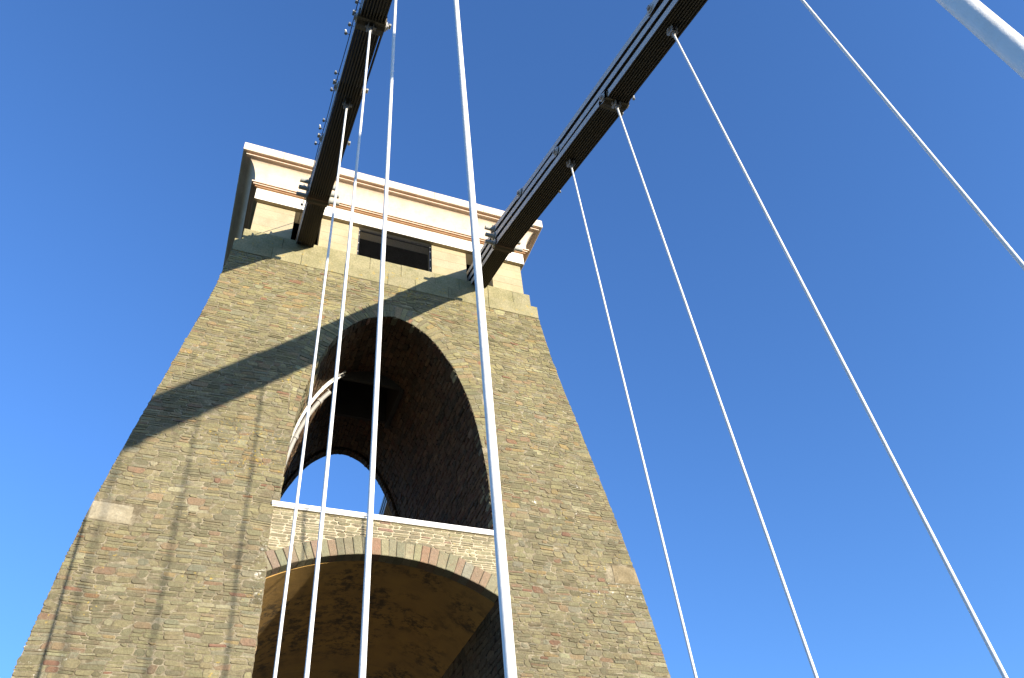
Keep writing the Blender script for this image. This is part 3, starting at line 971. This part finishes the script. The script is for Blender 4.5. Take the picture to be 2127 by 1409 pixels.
for p_, k_, lb in [((1.60, 7.78, 18.1), 'box', 'bright box right of the left chain at its upper joint'),
                   ((1.57, 9.95, 19.0), 'box', 'small box right of the left chain, half hidden by a rod'),
                   ((1.56, 12.1, 19.9), 'box', 'small box right of the left chain just above the cornice')]:
    lamp(*p_, 1, lb, k_, 'fittings along the left chain')
for p_, k_, lb in [((7.80, 7.62, 18.2), 'ball', 'bright domed lamp right of the right chain, beside its joint head'),
                   ((7.71, 8.11, 18.2), 'box', 'small bright box right of the right chain, by a rod top'),
                   ((7.80, 11.75, 19.9), 'ball', 'lowest domed lamp of the right chain seen against blue sky'),
                   ((7.90, 13.9, 21.0), 'spot', 'small spot lamp right of the right chain before the cornice cove'),
                   ((7.62, 15.5, 21.0), 'spot', 'small spot lamp right of the right chain before the white frieze')]:
    lamp(*p_, 1, lb, k_, 'fittings along the right chain')
mb = MB()
pts = [(.832 + .008*math.sin(y*2.3), y, tierz(y, 2)+.10) for y in [-14 + .6*i for i in range(53)]]
mb.tube(pts, .012, 6)
cab = mb.build('power_cable', [M['dark']]); cab['label'] = 'thin dark cable running along the outer left edge of the left chain'; cab['category'] = 'cable'
mb = MB()
mb.tube([(7.60, 17.9, 22.4), (7.62, 17.35, 22.2), (7.66, 17.12, 21.9), (7.64, 17.05, 21.6), (7.68, 17.0, 21.37)], .012, 6)
cab = mb.build('hanging_cable', [M['dark']]); cab['label'] = 'short black cable hanging in the right chain opening of the chamber'; cab['category'] = 'cable'

# ------------------------------------------------------------------ setting
def struct(o): o['kind'] = 'structure'; return o
mb = MB(); mb.box((1.5, -90, ZB-.35), (6.8, 60, ZB-.05), 0); struct(mb.build('road', [M['asphalt']]))
mb = MB()
mb.box((-1.6, -90, ZB-.35), (1.5, 60, ZB), 0); mb.box((6.8, -90, ZB-.35), (9.9, 60, ZB), 0)
struct(mb.build('footways', [M['boards']]))
mb = MB()
n = 90; vs = []; fs = []
def terr(x, y):
    g = -1.98 if y > 11 else -1.98 - 70*min(1, (11-y)/34)**.7
    if y < -70: g = max(g, -72 + 70*min(1, (-70-y)/60))
    return g + (3*noise.noise(Vector((x*.01, y*.01, 0))) + 1.2*noise.noise(Vector((x*.05, y*.05, 4))))*(0 if (y > -5 and abs(x-4) < 25) else 1)
def gp(i): t = (i/n*2-1); return math.copysign(abs(t)**2.6, t)*3000
for j in range(n+1):
    for i in range(n+1):
        x, y = gp(i)+4, gp(j)+11.5
        vs.append((x, y, terr(x, y)))
for j in range(n):
    for i in range(n):
        q = j*(n+1)+i; fs.append((q, q+1, q+n+2, q+n+1))
mb.add(vs, fs, 0); struct(mb.build('ground', [M['grass']], smooth=True))

# ------------------------------------------------------------------ light
SUN = Vector((.575, -1, .163)).normalized()           # towards the sun
elev = math.asin(SUN.z); azi = math.atan2(SUN.x, SUN.y)
ld = bpy.data.lights.new('sun', 'SUN'); ld.energy = 3.9; ld.angle = math.radians(.53); ld.color = (1.0, .91, .76)
lo = bpy.data.objects.new('sun', ld); C.objects.link(lo); lo.rotation_euler = SUN.to_track_quat('Z', 'Y').to_euler(); lo.location = (40, -60, 30)
w = bpy.data.worlds.new('World'); bpy.context.scene.world = w; w.use_nodes = True
nt = w.node_tree; bg = nt.nodes['Background']
sk = nt.nodes.new('ShaderNodeTexSky'); sk.sky_type = 'NISHITA'; sk.sun_disc = False
sk.sun_elevation = elev; sk.sun_rotation = azi; sk.altitude = 100; sk.air_density = 1.0; sk.dust_density = .3; sk.ozone_density = 4.0
tint = nt.nodes.new('ShaderNodeMix'); tint.data_type = 'RGBA'; tint.blend_type = 'MULTIPLY'; tint.inputs[0].default_value = 1; tint.inputs[7].default_value = (.93, 1.01, 1.24, 1)
L(nt, sk.outputs[0], tint.inputs[6]); L(nt, tint.outputs[2], bg.inputs[0]); bg.inputs[1].default_value = .142

# ------------------------------------------------------------------ camera
cd = bpy.data.cameras.new('camera'); cam = bpy.data.objects.new('camera', cd); C.objects.link(cam)
cd.sensor_width = 36; cd.lens = 28.274; cd.clip_start = .05; cd.clip_end = 9000
Rm = Matrix(((0.930349, -0.200050, -0.307295, 0), (-0.357326, -0.682676, -0.637394, 0), (-0.082272, 0.702804, -0.706610, 0), (0, 0, 0, 1)))
cam.matrix_world = Rm
bpy.context.scene.camera = cam
sc = bpy.context.scene
sc.view_settings.view_transform = 'Standard'; sc.view_settings.look = 'None'; sc.view_settings.exposure = 1.35; sc.view_settings.gamma = 1
sc.cycles.max_bounces = 8; sc.cycles.diffuse_bounces = 5
